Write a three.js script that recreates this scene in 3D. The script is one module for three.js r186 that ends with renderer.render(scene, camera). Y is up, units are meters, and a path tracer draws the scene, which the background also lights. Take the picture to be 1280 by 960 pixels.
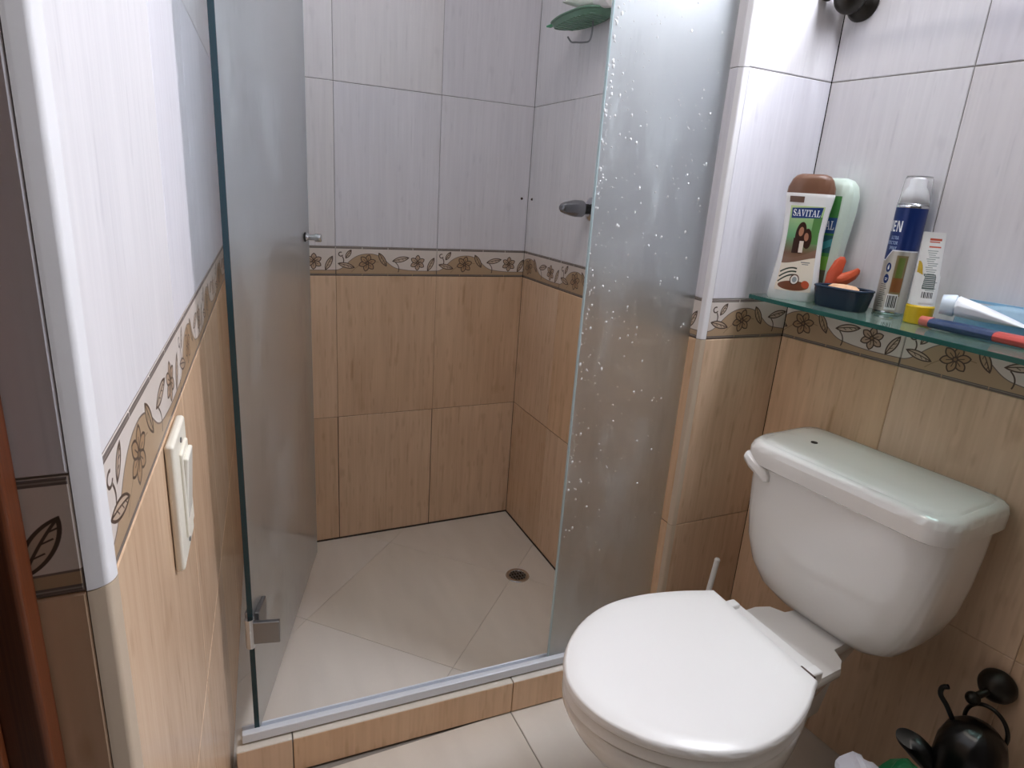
import * as THREE from 'three';
import { RoundedBoxGeometry } from 'three/addons/geometries/RoundedBoxGeometry.js';
import { mergeGeometries, toCreasedNormals } from 'three/addons/utils/BufferGeometryUtils.js';
import { RectAreaLightUniformsLib } from 'three/addons/lights/RectAreaLightUniformsLib.js';

// ---------- camera, light, exposure ----------
const scene = new THREE.Scene();
scene.background = new THREE.Color(0x000000);
const camera = new THREE.PerspectiveCamera(62.58, 1280 / 960, 0.02, 20);
camera.position.set(0.0308, 1.114, 0.9752);
camera.rotation.set(-0.2965, -0.4551, 0.0698, 'YXZ');
scene.add(camera);
const renderer = new THREE.WebGLRenderer({ antialias: true });
renderer.toneMapping = THREE.LinearToneMapping;
renderer.toneMappingExposure = 1.95;
renderer.shadowMap.enabled = true;
RectAreaLightUniformsLib.init();
const WIN = { z0: 0.15, z1: 0.65, y0: 1.605, y1: 2.06 };          // the high window in the right wall
const windowLight = new THREE.RectAreaLight(0xf3f6ff, 20, WIN.z1 - WIN.z0 - 0.08, WIN.y1 - WIN.y0 - 0.07);
windowLight.name = 'window_daylight';
const lampLight = new THREE.RectAreaLight(0xfff4e6, 8.5, 0.2, 0.2);
lampLight.name = 'ceiling_lamp_light';
scene.add(windowLight, lampLight);

// ---------- helpers ----------
function rng(seed) { let s = seed >>> 0; return () => { s = (s + 0x6d2b79f5) >>> 0; let t = s; t = Math.imul(t ^ (t >>> 15), t | 1); t ^= t + Math.imul(t ^ (t >>> 7), t | 61); return ((t ^ (t >>> 14)) >>> 0) / 4294967296; }; }
const rand = rng(7);
const V = (x, y, z) => new THREE.Vector3(x, y, z);
const used = {};
function numbered(n) { const k = used[n] = (used[n] ?? -1) + 1; return k ? `${n}_${String(k).padStart(3, '0')}` : n; }
function part(name, geo, mat, parent, label) {
  const m = new THREE.Mesh(geo, mat); m.name = name; m.castShadow = m.receiveShadow = true;
  if (label) m.userData.label = label;
  parent.add(m); return m;
}
function group(name, pos = [0, 0, 0], turn = 0) { const g = new THREE.Group(); g.name = numbered(name); g.position.set(...pos); g.rotation.y = turn; scene.add(g); return g; }
function thing(name, label, category, pos, turn = 0, grp) { const g = group(name, pos, turn); g.userData = { label, category }; if (grp) g.userData.group = grp; return g; }
function structure(name, pos, turn = 0) { const g = group(name, pos, turn); g.userData = { kind: 'structure' }; return g; }
const box = (w, h, d, x = 0, y = 0, z = 0) => new THREE.BoxGeometry(w, h, d).translate(x, y, z);
const rbox = (w, h, d, r, x = 0, y = 0, z = 0, seg = 3) => new RoundedBoxGeometry(w, h, d, seg, r).translate(x, y, z);
const cyl = (r0, r1, h, x = 0, y = 0, z = 0, n = 28) => new THREE.CylinderGeometry(r0, r1, h, n).translate(x, y, z);
const lathe = (pts, n = 40) => new THREE.LatheGeometry(pts.map(([r, y]) => new THREE.Vector2(r, y)), n);
const tube = (pts, r, n = 40, closed = false, m = 10) => new THREE.TubeGeometry(new THREE.CatmullRomCurve3(pts.map((p) => V(...p)), closed), n, r, m, closed);
// rings of points joined into a skin, closed at both ends; smooth where the skin turns gently
function loft(rings, crease = 0.9, caps = true) {
  const n = rings[0].length, pos = [], idx = [], uv = [];
  rings.forEach((r, j) => r.forEach((p, i) => { pos.push(p.x, p.y, p.z); uv.push(i / n, j / (rings.length - 1)); }));
  for (let j = 0; j < rings.length - 1; j++) for (let i = 0; i < n; i++) {
    const a = j * n + i, b = j * n + (i + 1) % n; idx.push(a, b, a + n, b, b + n, a + n);
  }
  if (caps) for (const [j, flip] of [[0, true], [rings.length - 1, false]]) {
    const c = rings[j].reduce((s, p) => s.add(p), V(0, 0, 0)).divideScalar(n), k = pos.length / 3;
    pos.push(c.x, c.y, c.z); uv.push(0.5, 0.5);
    for (let i = 0; i < n; i++) { const a = j * n + i, b = j * n + (i + 1) % n; flip ? idx.push(a, k, b) : idx.push(a, b, k); }
  }
  const g = new THREE.BufferGeometry();
  g.setAttribute('position', new THREE.Float32BufferAttribute(pos, 3)); g.setAttribute('uv', new THREE.Float32BufferAttribute(uv, 2));
  // make sure that the skin faces outwards
  let vol = 0; const A = V(), B = V(), C = V();
  for (let i = 0; i < idx.length; i += 3) { A.fromArray(pos, idx[i] * 3); B.fromArray(pos, idx[i + 1] * 3); C.fromArray(pos, idx[i + 2] * 3); vol += A.dot(B.cross(C)); }
  if (vol < 0) for (let i = 0; i < idx.length; i += 3) [idx[i], idx[i + 1]] = [idx[i + 1], idx[i]];
  g.setIndex(idx);
  return toCreasedNormals(g, crease);
}
const superRing = (y, a, b, e = 2, n = 56, cx = 0, cz = 0) => Array.from({ length: n }, (_, i) => {
  const t = i / n * Math.PI * 2, c = Math.cos(t), s = Math.sin(t);
  return V(cx + a * Math.sign(c) * Math.abs(c) ** (2 / e), y, cz + b * Math.sign(s) * Math.abs(s) ** (2 / e));
});

// ---------- textures ----------
function periodicNoise(seed, W, H) { const r = rng(seed), t = Float32Array.from({ length: W * H }, r); const f = (x) => x * x * (3 - 2 * x);
  return (x, y) => { const xi = Math.floor(x), yi = Math.floor(y), u = f(x - xi), v = f(y - yi), g = (i, j) => t[((j % H + H) % H) * W + ((i % W + W) % W)];
    return (g(xi, yi) * (1 - u) + g(xi + 1, yi) * u) * (1 - v) + (g(xi, yi + 1) * (1 - u) + g(xi + 1, yi + 1) * u) * v; }; }
function dataTex(w, h, fn, srgb = true) {
  const d = new Uint8Array(w * h * 4);
  for (let j = 0; j < h; j++) for (let i = 0; i < w; i++) { const c = fn(i / w, j / h), k = (j * w + i) * 4; d[k] = Math.max(0, Math.min(255, c[0])); d[k + 1] = Math.max(0, Math.min(255, c[1])); d[k + 2] = Math.max(0, Math.min(255, c[2])); d[k + 3] = 255; }
  const t = new THREE.DataTexture(d, w, h); t.wrapS = t.wrapT = THREE.RepeatWrapping; t.magFilter = THREE.LinearFilter; t.minFilter = THREE.LinearFilter;
  if (srgb) t.colorSpace = THREE.SRGBColorSpace; t.needsUpdate = true; return t;
}
function canvasTex(w, h, draw) { const c = document.createElement('canvas'); c.width = w; c.height = h; const x = c.getContext('2d'); draw(x, w, h);
  const t = new THREE.CanvasTexture(c); t.colorSpace = THREE.SRGBColorSpace; t.wrapS = t.wrapT = THREE.RepeatWrapping; return t; }
const n1 = periodicNoise(11, 180, 6), n2 = periodicNoise(12, 60, 4), n3 = periodicNoise(13, 110, 14), n4 = periodicNoise(14, 8, 4), n5 = periodicNoise(15, 40, 9);
const whiteTex = dataTex(512, 512, (u, v) => { const s = (n1(u * 180, v * 6) - 0.5) * 6 + (n2(u * 60, v * 4) - 0.5) * 5 - (Math.max(0, n3(u * 110, v * 14) - 0.82)) * 50 + (n4(u * 8, v * 4) - 0.5) * 5;
  return [229 + s, 228 + s, 231 + s * 0.95]; });
const beigeTex = dataTex(512, 512, (u, v) => { const fleck = Math.max(0, n3(u * 110, v * 14) - 0.74) * 60 + Math.max(0, n5(u * 40, v * 9) - 0.82) * 80; const s = (n1(u * 180, v * 6) - 0.5) * 8 + (n2(u * 60, v * 4) - 0.5) * 10 + (n4(u * 8, v * 4) - 0.5) * 10 - fleck;
  return [224 + s * 0.9, 193 + s, 163 + s * 1.0]; });
const floorTex = dataTex(256, 256, (u, v) => { const s = (n4(u * 8, v * 4) - 0.5) * 8 + (n5(u * 40, v * 9) - 0.5) * 5; return [226 + s, 219 + s, 209 + s]; });
const woodTex = dataTex(256, 512, (u, v) => { const s = (n2(u * 60, v * 4) - 0.5) * 40 + (n1(u * 180, v * 6) - 0.5) * 26; return [92 + s * 0.7, 44 + s * 0.42, 16 + s * 0.25]; });
// one printed border tile: cream over a tan mound, outlined flowers and leaves, a dark line along both edges
const borderTex = canvasTex(1024, 288, (x, W, H) => {
  x.fillStyle = '#ddd3cb'; x.fillRect(0, 0, W, H);
  const path = (p) => { x.beginPath(); x.moveTo(p[0], p[1]); for (let i = 2; i < p.length; i += 6) x.bezierCurveTo(p[i], p[i + 1], p[i + 2], p[i + 3], p[i + 4], p[i + 5]); };
  path([0, 232, 110, 225, 120, 70, 320, 66, 480, 62, 500, 190, 620, 214, 760, 240, 880, 236, 1024, 232]);
  x.lineTo(W, H); x.lineTo(0, H); x.closePath(); x.fillStyle = '#b59b7e'; x.fill(); x.strokeStyle = '#7d6f66'; x.lineWidth = 6; x.stroke();
  path([150, 250, 240, 150, 330, 130, 420, 150]); x.strokeStyle = 'rgba(120,96,72,.6)'; x.lineWidth = 5; x.stroke();
  const ink = '#54463d';
  const leaf = (cx, cy, L, w, a, fill) => { x.save(); x.translate(cx, cy); x.rotate(a); x.beginPath(); x.moveTo(-L / 2, 0); x.bezierCurveTo(-L / 5, -w, L / 4, -w * 0.9, L / 2, 0); x.bezierCurveTo(L / 4, w * 0.8, -L / 5, w, -L / 2, 0); x.closePath();
    x.fillStyle = fill; x.fill(); x.strokeStyle = ink; x.lineWidth = 8; x.stroke(); x.beginPath(); x.moveTo(-L / 2, 0); x.quadraticCurveTo(0, -w * 0.25, L / 2, 0); x.lineWidth = 6; x.stroke();
    for (const k of [-0.2, 0.05, 0.25]) { x.beginPath(); x.moveTo(k * L, -w * 0.1); x.lineTo(k * L + L * 0.13, w * 0.35); x.lineWidth = 4; x.stroke(); } x.restore(); };
  const flower = (cx, cy, r, a, fill) => { for (let k = 0; k < 6; k++) { x.save(); x.translate(cx, cy); x.rotate(a + k * Math.PI / 3); x.beginPath(); x.moveTo(0, 0); x.bezierCurveTo(-r * 0.42, -r * 0.4, -r * 0.34, -r * 0.8, 0, -r); x.bezierCurveTo(r * 0.34, -r * 0.8, r * 0.42, -r * 0.4, 0, 0); x.closePath();
    x.fillStyle = fill; x.fill(); x.strokeStyle = ink; x.lineWidth = 8; x.stroke(); x.beginPath(); x.moveTo(0, -r * 0.15); x.lineTo(0, -r * 0.6); x.lineWidth = 5; x.stroke(); x.restore(); }
    x.beginPath(); x.arc(cx, cy, r * 0.16, 0, 7); x.fillStyle = '#8a6f55'; x.fill(); x.stroke(); };
  x.strokeStyle = ink; x.lineWidth = 9; x.beginPath(); x.arc(48, 74, 20, 0.4, 5.2); x.stroke(); x.beginPath(); x.moveTo(62, 96); x.quadraticCurveTo(84, 130, 70, 160); x.stroke();
  leaf(122, 72, 96, 26, -1.0, '#cdb9a6'); leaf(100, 186, 160, 34, 0.25, '#c3ad98');
  flower(305, 158, 84, 0.25, '#a98a6b'); leaf(458, 122, 150, 36, 1.05, '#b39a7e'); leaf(644, 118, 170, 36, -0.22, '#c9b6a4');
  x.beginPath(); x.moveTo(590, 150); x.quadraticCurveTo(640, 190, 618, 250); x.lineWidth = 8; x.stroke();
  flower(820, 148, 78, 0.05, '#b9a08a'); leaf(962, 164, 150, 34, -1.1, '#c4b09c');
  for (const [y, h] of [[2, 17], [268, 17]]) for (let k = 0; k < 4; k++) { x.fillStyle = '#6d635e'; x.fillRect(k * 256 + 3, y, 250, h); x.fillStyle = 'rgba(190,180,172,.55)'; x.fillRect(k * 256 + 3, y + h / 2 - 2, 250, 4); }
});
// soap film and water marks on the glass: where it is thicker the sheet is lighter and lets less through
const film = periodicNoise(21, 5, 9), film2 = periodicNoise(22, 20, 26);
const glassTex = dataTex(256, 512, (u, v) => { const s = film(u * 5, v * 9) * 0.55 + film2(u * 20, v * 26) * 0.3 + film2(u * 60, v * 78) * 0.15, k = Math.max(0, s - 0.58) * 90, d = Math.max(0, 0.4 - s) * 70; return [226 + k * 0.2 - d, 235 + k * 0.2 - d, 238 + k * 0.2 - d]; });
// dried soap smears: there the sheet scatters more and passes less
const smear = periodicNoise(23, 9, 14), smear2 = periodicNoise(24, 30, 34);
const smearTex = dataTex(256, 512, (u, v) => { const w = smear(u * 9 + 0.6 * smear2(u * 30, v * 34), v * 14 + 0.8 * smear2(v * 30, u * 34)), s = 255 - Math.max(0, w - 0.6) * 130 * (0.5 + smear2(u * 30, v * 34)); return [s, s, s]; }, false);

// ---------- materials ----------
const std = (color, roughness = 0.5, metalness = 0, more = {}) => new THREE.MeshStandardMaterial({ color, roughness, metalness, ...more });
const phys = (o) => new THREE.MeshPhysicalMaterial(o);
const M = {
  white: ['#ffffff', '#f9f8fb', '#fbf9f8'].map((c) => phys({ color: c, roughness: 0.4, specularIntensity: 0.45, map: whiteTex })),
  beige: ['#ffffff', '#f8f5f2', '#fff9f0'].map((c) => phys({ color: c, roughness: 0.27, specularIntensity: 0.65, map: beigeTex })),
  border: [phys({ color: '#ffffff', roughness: 0.3, specularIntensity: 0.5, map: borderTex })],
  floor: ['#ffffff', '#faf8f5', '#fdfbf7'].map((c) => std(c, 0.16, 0, { map: floorTex })),
  grout: std('#8d867e', 0.9), groutDark: std('#3d332b', 0.95), plaster: std('#e6e3df', 0.85), hallPaint: std('#6f675f', 0.9),
  trimWhite: std('#f1f0f2', 0.22), trimBeige: std('#c9b69f', 0.28),
  wood: std('#ffffff', 0.42, 0, { map: woodTex }),
  ceramic: phys({ color: '#eeebe6', roughness: 0.16, clearcoat: 0.6, clearcoatRoughness: 0.06 }),
  seat: std('#f3f1ee', 0.3), chrome: std('#c9ccd0', 0.16, 1), steel: std('#8d8f92', 0.3, 1), aluminium: std('#e3e8f0', 0.32, 0.12),
  bronze: std('#33302c', 0.38, 0.75), black: std('#08080a', 0.28), dark: std('#101010', 0.7),
  glass: phys({ color: '#ffffff', map: glassTex, transmission: 0.92, transmissionMap: smearTex, roughness: 0.46, thickness: 0.008, ior: 1.45, clearcoat: 1, clearcoatRoughness: 0.02, transparent: true, opacity: 0.74 }),
  glassEdge: std('#163c47', 0.25), glassEdgePale: std('#b9cdd0', 0.15),
  shelf: phys({ color: '#d6efe6', transmission: 0.9, roughness: 0.06, thickness: 0.008, ior: 1.5, attenuationColor: new THREE.Color('#5fb9a2'), attenuationDistance: 0.05 }),
  shelfEdge: std('#1d5a52', 0.2),
  water: phys({ color: '#ffffff', roughness: 0.02, transmission: 1, thickness: 0.002, ior: 1.33 }),
  ivory: std('#efe9da', 0.35), plasticWhite: std('#f2f2f0', 0.32),
};

// ---------- tiled surfaces ----------
// a slab with chamfered front edges; front face at z = 0, its uv in metres (or a slice of a printed tile)
function slab(w, h, t, uvOf) {
  const c = Math.min(0.0014, w / 6, h / 6), P = [], I = [], UV = [];
  const quad = (a, b, d, e) => { const k = P.length / 3; for (const p of [a, b, d, e]) { P.push(...p); UV.push(...uvOf(p[0], p[1])); } I.push(k, k + 1, k + 2, k, k + 2, k + 3); };
  const f = [[c, c, 0], [w - c, c, 0], [w - c, h - c, 0], [c, h - c, 0]], m = [[0, 0, -c * 0.7], [w, 0, -c * 0.7], [w, h, -c * 0.7], [0, h, -c * 0.7]], b = m.map(([x, y]) => [x, y, -t]);
  quad(...f); for (let i = 0; i < 4; i++) { const j = (i + 1) % 4; quad(m[i], m[j], f[j], f[i]); quad(b[i], b[j], m[j], m[i]); }
  const g = new THREE.BufferGeometry(); g.setAttribute('position', new THREE.Float32BufferAttribute(P, 3)); g.setAttribute('uv', new THREE.Float32BufferAttribute(UV, 2)); g.setIndex(I);
  const n = g.toNonIndexed(); n.computeVertexNormals(); return n;
}
function tile(parent, x0, x1, y0, y1, kind, { gap = 0.0016, u = [0, 1], t = 0.008, z = 0 } = {}) {
  const w = x1 - x0 - gap, h = y1 - y0 - gap; if (w < 0.004 || h < 0.004) return;
  const ox = rand(), oy = rand(), s = { white: 1 / 0.6, beige: 1 / 0.6, floor: 1 / 0.9 }[kind];
  const uvOf = kind === 'border' ? (x, y) => [u[0] + (u[1] - u[0]) * x / w, y / h] : (x, y) => [ox + x * s, oy + y * s];
  const m = M[kind], p = part(kind === 'border' ? 'border_tile' : 'tile', slab(w, h, t, uvOf), m[Math.floor(rand() * m.length)], parent);
  p.position.set(x0 + gap / 2, y0 + gap / 2, z + (rand() - 0.5) * 0.0003); return p;
}
const YB = 0.8484, YT = 0.9312, YJ = 0.4191, YW = 1.3578, CEIL = 2.35, TH = 0.428;
const ROWS = [[0, YJ, 'beige'], [YJ, YB, 'beige'], [YB, YT, 'border'], [YT, YW, 'white'], [YW, YW + TH, 'white'], [YW + TH, YW + 2 * TH, 'white'], [YW + 2 * TH, CEIL, 'white']];
// joints: the upright joints along the wall; prints: the slice of the printed border on each field; hole: a rectangle left open
function tiledWall(name, pos, turn, joints, prints, { hole, thick = 0.1, gapOf = () => 0.0016, core = true, kinds, grout = M.grout } = {}) {
  const g = structure(name, pos, turn), a = joints[0], b = joints[joints.length - 1];
  const back = (x0, x1, y0, y1) => box(x1 - x0, y1 - y0, thick - 0.0025, (x0 + x1) / 2, (y0 + y1) / 2, -0.0025 - (thick - 0.0025) / 2);
  if (core) part('wall_core', hole ? mergeGeometries([back(a, hole[0], 0, CEIL), back(hole[1], b, 0, CEIL), back(hole[0], hole[1], 0, hole[2]), back(hole[0], hole[1], hole[3], CEIL)]) : back(a, b, 0, CEIL), grout, g);
  for (const [y0, y1, kind] of ROWS) for (let i = 0; i < joints.length - 1; i++) {
    const x0 = joints[i], x1 = joints[i + 1], put = (p0, p1, q0, q1) => tile(g, p0, p1, q0, q1, kind, { u: prints?.[i], gap: gapOf(y0) });
    if (!hole || x1 <= hole[0] || x0 >= hole[1] || y1 <= hole[2] || y0 >= hole[3]) { put(x0, x1, y0, y1); continue; }
    const q0 = Math.max(y0, hole[2]), q1 = Math.min(y1, hole[3]);
    if (y0 < hole[2] - 0.005) put(x0, x1, y0, hole[2]);
    if (y1 > hole[3] + 0.005) put(x0, x1, hole[3], y1);
    if (x0 < hole[0] - 0.005) put(x0, hole[0], q0, q1);
    if (x1 > hole[1] + 0.005) put(hole[1], x1, q0, q1);
  }
  return g;
}
const D = 0.8751, XS = 0.947, XO = 0.9433, W = 1.1588, ZR = 1.75, SL = 0.0779, SR = 0.0856;
const aL = Math.atan(SL), aR = Math.atan(SR), kL = 1 / Math.cos(aL), kR = 1 / Math.cos(aR);
const ZEND = 0.532, DOORZ = 1.38;
// shower back wall
tiledWall('wall_back', [0, 0, -D], 0, [-0.05, 0.054, 0.354, 0.654, XS + 0.001], [[0.65, 1], [0, 1], [0, 1], [0, 0.977]], { gapOf: (y) => y === 0 ? 0.0022 : y === YJ ? 0.0007 : 0.0011, grout: M.groutDark });
// dark silicone where the shower walls meet the floor
{ const b = scene.getObjectByName('wall_back'); part('floor_seal', box(0.96, 0.005, 0.003, 0.47, 0.0022, 0.001), M.groutDark, b); }
// left wall, from the shower's back corner to the doorway (its x runs away from the doorway)
tiledWall('wall_left', [0, 0, 0], Math.PI / 2 - aL, [-ZEND * kL, -0.141 * kL, 0.183 * kL, 0.49, D * kL + 0.01], [[0, 1], [0, 1], [0, 1], [0, 1]], { grout: M.plaster });
// right wall of the shower
tiledWall('wall_shower', [XS, 0, -D], -(Math.PI / 2 + 0.0207), [0, 0.252, 0.552, 0.862], [[0.16, 1], [0, 1], [0, 1]], { thick: 0.06, gapOf: (y) => y < YB ? 0.0022 : 0.0011, grout: M.groutDark });
{ const b = scene.getObjectByName('wall_shower'); part('floor_seal', box(0.8, 0.005, 0.003, 0.4, 0.0022, 0.001), M.groutDark, b); }
// short wall beside the shower opening
tiledWall('wall_front', [0, 0, 0], 0, [XO, W + 0.001], [[0, 0.72]], { thick: 0.075 });
// right wall with the high window
const WJ = [0, 0.2565, 0.5575, 0.8585, 1.1595, 1.4605, ZR * kR];
const wallRight = tiledWall('wall_right', [W, 0, 0], -(Math.PI / 2 - aR), WJ, [[0.15, 1], [0, 1], [0, 1], [0, 1], [0, 1], [0, 1]], { hole: [WIN.z0 * kR, WIN.z1 * kR, WIN.y0, WIN.y1], thick: 0.12, gapOf: (y) => y < YB ? 0.0006 : 0.0016 });
// the wall's end at the doorway, facing the camera
const jambX = -0.16;
tiledWall('wall_doorway', [0, 0, ZEND + 0.016], 0, [jambX, -0.0548], [[0.68, 1.0]], { thick: 0.055 });
// what closes the room behind the camera and the dark hall outside the doorway
const rear = structure('wall_rear'); part('wall_core', box(2.8, CEIL, 0.1, 0, CEIL / 2, ZR + 0.05), M.hallPaint, rear);
const hall = structure('wall_hall'); part('wall_core', mergeGeometries([box(0.1, CEIL, 1.4, -1.35, CEIL / 2, 1.15), box(1.14, CEIL, 0.1, -0.78, CEIL / 2, 0.5)]), M.hallPaint, hall);
const stubL = structure('wall_left_rear'); part('wall_core', mergeGeometries([box(0.12, CEIL, ZR - DOORZ, -0.16, CEIL / 2, (ZR + DOORZ) / 2), box(0.12, CEIL - 2.05, DOORZ - 0.58, -0.16, (CEIL + 2.05) / 2, (DOORZ + 0.58) / 2)]), M.hallPaint, stubL);
const ceil = structure('ceiling'); part('ceiling_slab', box(2.9, 0.1, 2.9, 0.0, CEIL + 0.05, 0.45), M.plaster, ceil);

// ---------- rounded trims on the two outside corners ----------
function quarter(r, h) {   // a quarter round between a face along +z and one along -x
  const s = new THREE.Shape(); s.moveTo(0, 0); for (let k = 0; k <= 10; k++) { const t = k / 10 * Math.PI / 2; s.lineTo(r * Math.sin(t), r * Math.cos(t)); } s.lineTo(0, 0);
  return toCreasedNormals(new THREE.ExtrudeGeometry(s, { depth: h, bevelEnabled: false, curveSegments: 12 }).rotateX(-Math.PI / 2).translate(0, 0, 0), 0.6);
}
function trim(name, x, z, r, flip, low) {
  const g = structure(name, [x, 0, z]);
  for (const [y0, y1, m] of [[0, YJ, low], [YJ, YB, low], [YB, YW, M.trimWhite], [YW, YW + TH, M.trimWhite], [YW + TH, CEIL, M.trimWhite]]) {
    const p = part('trim_piece', quarter(r, y1 - y0 - 0.001), m, g); p.position.y = y0; if (flip) p.rotation.y = Math.PI; else p.rotation.y = 0;
  }
  return g;
}
// ExtrudeGeometry turned upright maps its y to -z, so the arc runs from -z to +x before turning
const t1 = trim('trim_1', -SL * ZEND - 0.0135, ZEND, 0.0155, false, M.trimBeige); t1.children.forEach((p) => { p.rotation.y = -Math.PI / 2; });
const t2 = trim('trim_2', XO, -0.0135, 0.0138, false, M.trimBeige); t2.children.forEach((p) => { p.rotation.y = Math.PI; });

// ---------- door frame of dark wood at the doorway ----------
const doorway = structure('door_1');
{
  const f = part('door_frame', mergeGeometries([rbox(0.075, 2.04, 0.03, 0.004, -0.118, 1.02, ZEND + 0.031), rbox(0.05, 2.04, 0.06, 0.004, -0.175, 1.02, ZEND + 0.03)]), M.wood, doorway);
  part('door_stop', rbox(0.014, 2.0, 0.012, 0.003, -0.108, 1.0, ZEND + 0.052), M.wood, f);
}

// ---------- floors, kerb ----------
const floor = structure('floor');
part('floor_slab', box(2.9, 0.1, 2.9, 0.0, -0.0525, 0.45), M.grout, floor);

const FT = 0.46;
for (let i = -1; i < 3; i++) for (let j = 0; j < 4; j++) {
  const x0 = 0.575 + (i - 1) * FT, z1 = -0.03 + j * FT; const t = tile(floor, x0, x0 + FT, 0, FT, 'floor', { gap: 0.0022 });
  if (t) { t.rotation.x = -Math.PI / 2; t.position.set(x0 + 0.001, 0, z1 + FT - 0.001); }
}
const showerFloor = structure('floor_shower');
part('floor_slab', box(1.03, 0.05, 0.84, 0.455, -0.0275, -0.47), std('#3a332b', 0.95), showerFloor);
{ // square tiles laid corner to corner, cut along the walls
  const S = 0.424, c = Math.SQRT1_2, cx = 0.5, cz = -0.2, x0 = -0.02, x1 = XS + 0.012, z0 = -D, z1 = -0.07, DR = [0.814, -0.495];
  const clip = (poly, ax, lim, sgn) => { const out = []; poly.forEach((p, i) => { const q = poly[(i + 1) % poly.length], a = (p[ax] - lim) * sgn, b = (q[ax] - lim) * sgn; if (a >= 0) out.push(p); if (a * b < 0) { const t = a / (a - b); out.push([p[0] + (q[0] - p[0]) * t, p[1] + (q[1] - p[1]) * t]); } }); return out; };
  for (let i = -3; i < 3; i++) for (let j = -3; j < 3; j++) {
    const e = 0.0005, q = [[i * S + e, j * S + e], [(i + 1) * S - e, j * S + e], [(i + 1) * S - e, (j + 1) * S - e], [i * S + e, (j + 1) * S - e]].map(([a, b]) => [cx + (a + b) * c, cz + (a - b) * c]);
    let p = q; for (const [ax, lim, sg] of [[0, x0, 1], [0, x1, -1], [1, z0, 1], [1, z1, -1]]) if (p.length) p = clip(p, ax, lim, sg);
    if (p.length < 3) continue;
    const sh = new THREE.Shape(p.map(([x, z]) => new THREE.Vector2(x, -z)));
    const g = new THREE.ExtrudeGeometry(sh, { depth: 0.006, bevelEnabled: false }).rotateX(-Math.PI / 2).translate(0, -0.006, 0);
    const uv = g.attributes.uv, ox = rand(), oy = rand(); for (let k = 0; k < uv.count; k++) uv.setXY(k, uv.getX(k) / 0.9 + ox, uv.getY(k) / 0.9 + oy);
    part('tile', g, M.floor[Math.floor(rand() * 3)], showerFloor);
  }
}
const KT = -0.04, kerb = structure('kerb', [0.02, 0, -0.046], KT), KH = 0.083;
part('kerb_core', box(0.915, KH - 0.009, 0.053, 0.46, (KH - 0.009) / 2, -0.0325), M.grout, kerb);
for (const [a, b] of [[-0.005, 0.095], [0.095, 0.555], [0.555, 0.915]]) {
  tile(kerb, a, b, 0.002, KH, 'beige', { gap: 0.002, z: 0.0 });
  const top = tile(kerb, a, b, 0, 0.06, 'floor', { gap: 0.002 }); top.rotation.x = -Math.PI / 2; top.position.set(a + 0.001, KH, -0.0005);
}

// ---------- the high window and the ceiling lamp that light the room ----------
{
  const w = structure('window_1', [W, 0, 0], -(Math.PI / 2 - aR)), a = WIN.z0 * kR, b = WIN.z1 * kR, cx = (a + b) / 2, cy = (WIN.y0 + WIN.y1) / 2, h = WIN.y1 - WIN.y0, ww = b - a;
  const f = part('window_frame', mergeGeometries([box(ww, 0.025, 0.05, cx, WIN.y0 + 0.0125, -0.035), box(ww, 0.025, 0.05, cx, WIN.y1 - 0.0125, -0.035), box(0.025, h - 0.05, 0.05, a + 0.0125, cy, -0.035), box(0.025, h - 0.05, 0.05, b - 0.0125, cy, -0.035)]), M.aluminium, w);
  // the pane is a hopper: hinged along its sill, its top leaning into the room, so that it sends the sky's light downwards
  const tilt = 0.32, ph = h - 0.05, sash = part('window_sash', new THREE.BufferGeometry(), M.aluminium, w);
  const mid = V(cx, WIN.y0 + 0.025 + Math.cos(tilt) * ph / 2, -0.01 + Math.sin(tilt) * ph / 2), bars = [box(ww - 0.05, 0.016, 0.016, 0, ph / 2 - 0.008, -0.004), box(0.016, ph, 0.016, -ww / 2 + 0.033, 0, -0.004), box(0.016, ph, 0.016, ww / 2 - 0.033, 0, -0.004)];
  sash.geometry = mergeGeometries(bars); sash.position.copy(mid); sash.rotation.x = tilt;
  for (const k of [1, 2, 3, 4]) part('window_bar', box(0.008, ph - 0.02, 0.01, -ww / 2 + ww * k / 5, 0, 0.008), M.aluminium, sash);
  part('window_pane', box(ww - 0.07, ph - 0.016, 0.005, 0, -0.006, -0.006), std('#ffffff', 0.5, 0, { emissive: new THREE.Color('#f2f6ff'), emissiveIntensity: 3 }), sash);
  w.updateMatrixWorld(true);
  const c = sash.localToWorld(V(0, -0.006, 0.0)), d = sash.localToWorld(V(0, -0.006, 1));
  windowLight.position.copy(c); windowLight.lookAt(d);
}
{
  const l = thing('ceiling_lamp', 'square flush white ceiling lamp over the middle of the bathroom', 'lamp', [0.42, CEIL, 0.22]);
  part('lamp_body', rbox(0.26, 0.03, 0.26, 0.008, 0, -0.015, 0), M.plasticWhite, l);
  part('lamp_diffuser', rbox(0.22, 0.012, 0.22, 0.004, 0, -0.034, 0), std('#ffffff', 0.6, 0, { emissive: new THREE.Color('#fff4e6'), emissiveIntensity: 2 }), l);
  lampLight.position.set(0.42, CEIL - 0.046, 0.22); lampLight.lookAt(0.42, 0, 0.22);
}

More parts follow.
